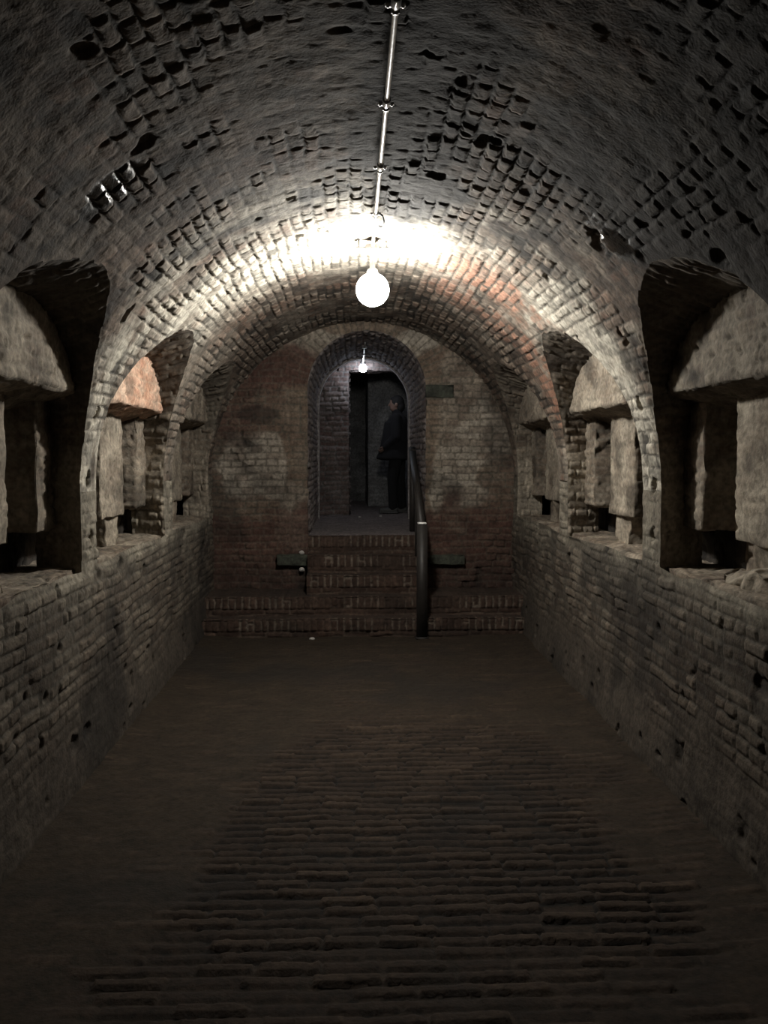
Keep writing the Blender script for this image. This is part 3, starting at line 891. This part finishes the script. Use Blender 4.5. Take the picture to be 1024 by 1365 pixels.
# ------------------------------------------------------------------ handrail
def handrail():
    yf, zf, yr, zr = 7.47, 1.04, 8.72, 1.74
    x0, x1 = .465, .545
    root = empty('handrail', (.505, yf, 0))
    tag(root, 'dark handrail sloping down the right side of the brick steps', 'handrail')
    def par(x, y, z): return (x - .505, y - yf, z)
    L = math.hypot(yr - yf, zr - zf)
    mat = Matrix.Translation((0, 0, zf - .02)) @ Matrix.Rotation(math.atan2(zr - zf, yr - yf), 4, 'X')
    bm = bmesh.new(); bbox(bm, -.036, .030, -.02, L, -.06, .0, .008, mat); bm_obj('rail', bm, M['rail'], root)
    bm = bmesh.new(); bbox(bm, -.046, .046, -.045, .02, .0, zf - .02, .006); bm_obj('front_post', bm, M['rail'], root)
    bm = bmesh.new(); bbox(bm, -.030, .034, yr - yf - .08, yr - yf - .02, LAND - .005, zr - .05, .006); bm_obj('rear_post', bm, M['rail'], root)
    bm = bmesh.new(); bbox(bm, -.020, .040, .55, .61, RISE * 4 - .01, zf + .25, .006); bm_obj('middle_post', bm, M['rail'], root)
    bm = bmesh.new(); bbox(bm, -.04, .036, -.052, .03, zf - .020, zf - .004, .003); o = bm_obj('end_cap', bm, M['white'], root)
    o['label'] = 'small white end cap on the front post'
    bm = bmesh.new(); bbox(bm, -.06, .06, -.07, .03, -.002, .014, .003); bm_obj('base_plate', bm, M['rail'], root)

# ------------------------------------------------------------------ person
def capsule(bm, a, b, ra, rb, seg=14):
    a, b = Vector(a), Vector(b)
    t = (b - a); L = t.length; t.normalize()
    pts, rs = [], []
    for q in np.linspace(-PI / 2 + .15, 0, 5): pts.append(a + t * ra * math.sin(q)); rs.append(ra * math.cos(q))
    for k in (1 / 3, 2 / 3): pts.append(a.lerp(b, k)); rs.append(ra + (rb - ra) * k)
    for q in np.linspace(0, PI / 2 - .15, 5): pts.append(b + t * rb * math.sin(q)); rs.append(rb * math.cos(q))
    tube(bm, pts, rs, seg)

def ball(bm, c, r, seg=18):
    mat = Matrix.Translation(c) @ Matrix.Diagonal((r[0], r[1], r[2], 1))
    bmesh.ops.create_uvsphere(bm, u_segments=seg, v_segments=seg // 2 + 3, radius=1, matrix=mat)

def fuse(name, bm, vox, mat, parent, smooth=3):
    me = bpy.data.meshes.new(name + '_raw'); bmesh.ops.recalc_face_normals(bm, faces=bm.faces); bm.to_mesh(me); bm.free()
    o = bpy.data.objects.new(name + '_raw', me); COL.objects.link(o)
    r = o.modifiers.new('r', 'REMESH'); r.mode = 'VOXEL'; r.voxel_size = vox
    s = o.modifiers.new('s', 'SMOOTH'); s.iterations = smooth; s.factor = .5
    dg = bpy.context.evaluated_depsgraph_get(); dg.update()
    new = bpy.data.meshes.new_from_object(o.evaluated_get(dg))
    bpy.data.objects.remove(o); bpy.data.meshes.remove(me)
    new.name = name
    for p in new.polygons: p.use_smooth = True
    new.materials.clear(); new.materials.append(mat)
    q = bpy.data.objects.new(name, new); COL.objects.link(q); q.parent = parent
    return q

def person():
    """Stands in the doorway in profile, facing the left wall; local frame: +x is forward, z up, then turned."""
    root = empty('person', (.50, 11.45, LAND))
    tag(root, 'person in a black coat and trousers standing in the dark doorway, facing left', 'person')
    bm = bmesh.new()
    ball(bm, (0, 0, .84), (.115, .155, .12)); ball(bm, (0, 0, 1.02), (.10, .135, .17)); ball(bm, (0, 0, 1.18), (.11, .165, .14))
    capsule(bm, (0, -.14, 1.28), (0, .14, 1.28), .052, .052)
    capsule(bm, (-.005, 0, 1.26), (.018, 0, 1.40), .052, .046)
    # head
    ball(bm, (.018, 0, 1.475), (.092, .072, .098)); ball(bm, (.045, 0, 1.425), (.062, .055, .062))
    capsule(bm, (.098, 0, 1.478), (.118, 0, 1.452), .011, .014)
    capsule(bm, (.092, -.018, 1.418), (.092, .018, 1.418), .012, .012)
    for s in (-1, 1):
        ball(bm, (.008, s * .073, 1.46), (.020, .010, .032))
        ball(bm, (.088, s * .03, 1.482), (.012, .013, .010))
        # legs
        dxf = .05 * s
        capsule(bm, (0, s * .085, .82), (dxf * .8 + .02, s * .09, .46), .082, .055)
        capsule(bm, (dxf * .8 + .02, s * .09, .46), (dxf, s * .09, .09), .054, .036)
        capsule(bm, (dxf - .03, s * .09, .035), (dxf + .15, s * .10, .028), .034, .028)
    # arms: both elbows bent, hands in front of the waist
    hands = []
    for s, el, wr in ((-1, (-.03, -.225, 1.02), (.115, -.185, .875)), (1, (-.02, .225, 1.03), (.125, .18, .885))):
        capsule(bm, (0, s * .17, 1.27), el, .046, .038)
        capsule(bm, el, wr, .037, .025)
        w = Vector(wr); hd = Vector((.75, -s * .25, -.55)).normalized(); sd = Vector((0, 0, 1)).cross(hd).normalized() * .7 + Vector((0, 0, .5)); sd.normalize()
        pl = hd.cross(sd)
        capsule(bm, w + hd * .02 + sd * .018, w + hd * .075 + sd * .022, .014, .013); capsule(bm, w + hd * .02 - sd * .018, w + hd * .075 - sd * .022, .014, .013)
        capsule(bm, w + hd * .01, w + hd * .078, .015, .014)
        for k, ln in enumerate((.062, .072, .067, .050)):
            b0 = w + hd * .085 + sd * (.027 - k * .018)
            b1 = b0 + (hd * .85 + pl * .35 * s) .normalized() * ln * .5
            b2 = b1 + (hd * .35 + pl * .9 * s).normalized() * ln * .5
            capsule(bm, b0, b1, .0082, .0078, 8); capsule(bm, b1, b2, .0078, .0068, 8)
        t0 = w + hd * .03 + sd * .026; t1 = t0 + (hd * .6 + sd * .7).normalized() * .035; t2 = t1 + (hd * .9 + sd * .2).normalized() * .028
        capsule(bm, t0, t1, .0105, .0095, 8); capsule(bm, t1, t2, .0095, .008, 8)
    body = fuse('body', bm, .0055, M['skin'], root, 2)
    # coat with open skirt to the hips
    bm = bmesh.new()
    ball(bm, (0, 0, 1.17), (.155, .205, .18)); ball(bm, (.012, 0, .98), (.165, .195, .20))
    capsule(bm, (0, -.155, 1.275), (0, .155, 1.275), .066, .066)
    rings = [(1.22, .145, .19), (1.05, .175, .20), (.92, .200, .21), (.80, .235, .225), (.735, .265, .23)]
    for (z, a, b), (z2, a2, b2) in zip(rings, rings[1:]):
        for k in range(14):
            t = k / 14
            ball(bm, (.035, 0, z + (z2 - z) * t), (a + (a2 - a) * t, b + (b2 - b) * t, .03), 20)
    capsule(bm, (-.004, 0, 1.33), (.008, 0, 1.365), .066, .060)
    for s, el, wr in ((-1, (-.03, -.225, 1.02), (.13, -.19, .885)), (1, (-.02, .225, 1.03), (.135, .185, .895))):
        capsule(bm, (0, s * .17, 1.27), el, .066, .060)
        capsule(bm, el, wr, .060, .048)
    fuse('coat', bm, .010, M['coat'], root, 9)
    bm = bmesh.new()
    ball(bm, (0, 0, .84), (.125, .165, .12))
    for s in (-1, 1):
        dxf = .05 * s
        capsule(bm, (0, s * .085, .82), (dxf * .8 + .02, s * .09, .46), .096, .072)
        capsule(bm, (dxf * .8 + .02, s * .09, .46), (dxf, s * .09, .085), .070, .060)
    fuse('trousers', bm, .010, M['trouser'], root, 4)
    for s in (-1, 1):
        dxf = .05 * s
        bm = bmesh.new()
        capsule(bm, (dxf - .03, s * .09, .046), (dxf + .155, s * .10, .038), .046, .038)
        capsule(bm, (dxf - .01, s * .09, .05), (dxf, s * .09, .09), .048, .046)
        bbox(bm, dxf - .075, dxf + .19, s * .095 - .042, s * .095 + .042, 0.0, .022, .006)
        fuse('shoe', bm, .006, M['shoe'], root, 2)
    bm = bmesh.new()
    ball(bm, (.004, 0, 1.492), (.094, .082, .096)); ball(bm, (-.035, 0, 1.44), (.065, .070, .085))
    ball(bm, (.062, 0, 1.538), (.034, .058, .024))
    fuse('hair', bm, .006, M['hair'], root, 3)
    root.rotation_euler = (0, 0, PI * .94)
    return root

def chips():
    spots = [((-.02, 10.62, LAND), .020, 'small white mortar chip on the landing floor below the passage lamp'),
             ((.245, 10.75, LAND), .022, 'small white mortar chip on the landing beside the shoe of the standing person'),
             ((-.47, 7.40, .004), .028, 'pale mortar crumb on the floor at the foot of the brick steps')]
    for i, (p, r, lab) in enumerate(spots):
        a = Acc(); lump(a, (0, 0, r * .38), (r, r * .8, r * .5), 600 + i, 9)
        o = a.build('mortar_chip', M['chip']); o.location = p
        tag(o, lab, 'chip', group='fallen mortar chips')

# ------------------------------------------------------------------ build
vault(); side_wall(-1); side_wall(1); floor(); back_wall(); passage(); beyond(); stairs()
NAMES = {(-1, 0): 'nearest arched niche in the left wall, mostly in shade with a dark loophole',
         (-1, 1): 'middle arched niche in the left wall with orange brick above its lintel',
         (-1, 2): 'far arched niche in the left wall, next to the end wall',
         (1, 0): 'nearest arched niche in the right wall with a broad pale lintel',
         (1, 1): 'middle arched niche in the right wall with a pale central pier',
         (1, 2): 'far arched niche in the right wall, next to the end wall'}
num = 1
for s in (-1, 1):
    for k in range(3):
        w = niche(s, k, num, NAMES[(s, k)], M['orange'] if (s, k) == (-1, 1) else M['niche'])
        if k == 0:      # broken masonry left standing on the sill under the pier
            a = Acc()
            c = box_c(s, 1.56, 1.95, NY[0] - .34, NY[0] + (.30 if s > 0 else .12), SILL - .04, 1.21)
            c[0, :, 1, 2] -= .07; c[:, 1, 1, 2] -= .05
            hexa(a, c, .010, 700 + s, .5, .045, .6)
            a.build('rubble', M['niche'], w)
        num += 1
conduit(); lamp(); lamp2(); handrail(); person(); chips()

# ------------------------------------------------------------------ camera, world, look
cam = bpy.data.cameras.new('camera'); co = bpy.data.objects.new('camera', cam); COL.objects.link(co)
FPX = 1130.
cam.sensor_fit = 'HORIZONTAL'; cam.sensor_width = 36; cam.lens = 36 * FPX / 1024
cam.clip_start = .05; cam.clip_end = 60
co.location = (-.11, 0, 1.62)
co.rotation_euler = (PI / 2 - math.atan(74.5 / FPX), 0, -math.atan(42 / FPX))
SC.camera = co
w = bpy.data.worlds.new('world'); SC.world = w; w.use_nodes = True
w.node_tree.nodes['Background'].inputs[0].default_value = (0, 0, 0, 1)
SC.view_settings.view_transform = 'Standard'; SC.view_settings.look = 'None'
SC.view_settings.exposure = 0; SC.view_settings.gamma = 1; SC.view_settings.use_curve_mapping = False
SC.cycles.max_bounces = 8; SC.cycles.diffuse_bounces = 6
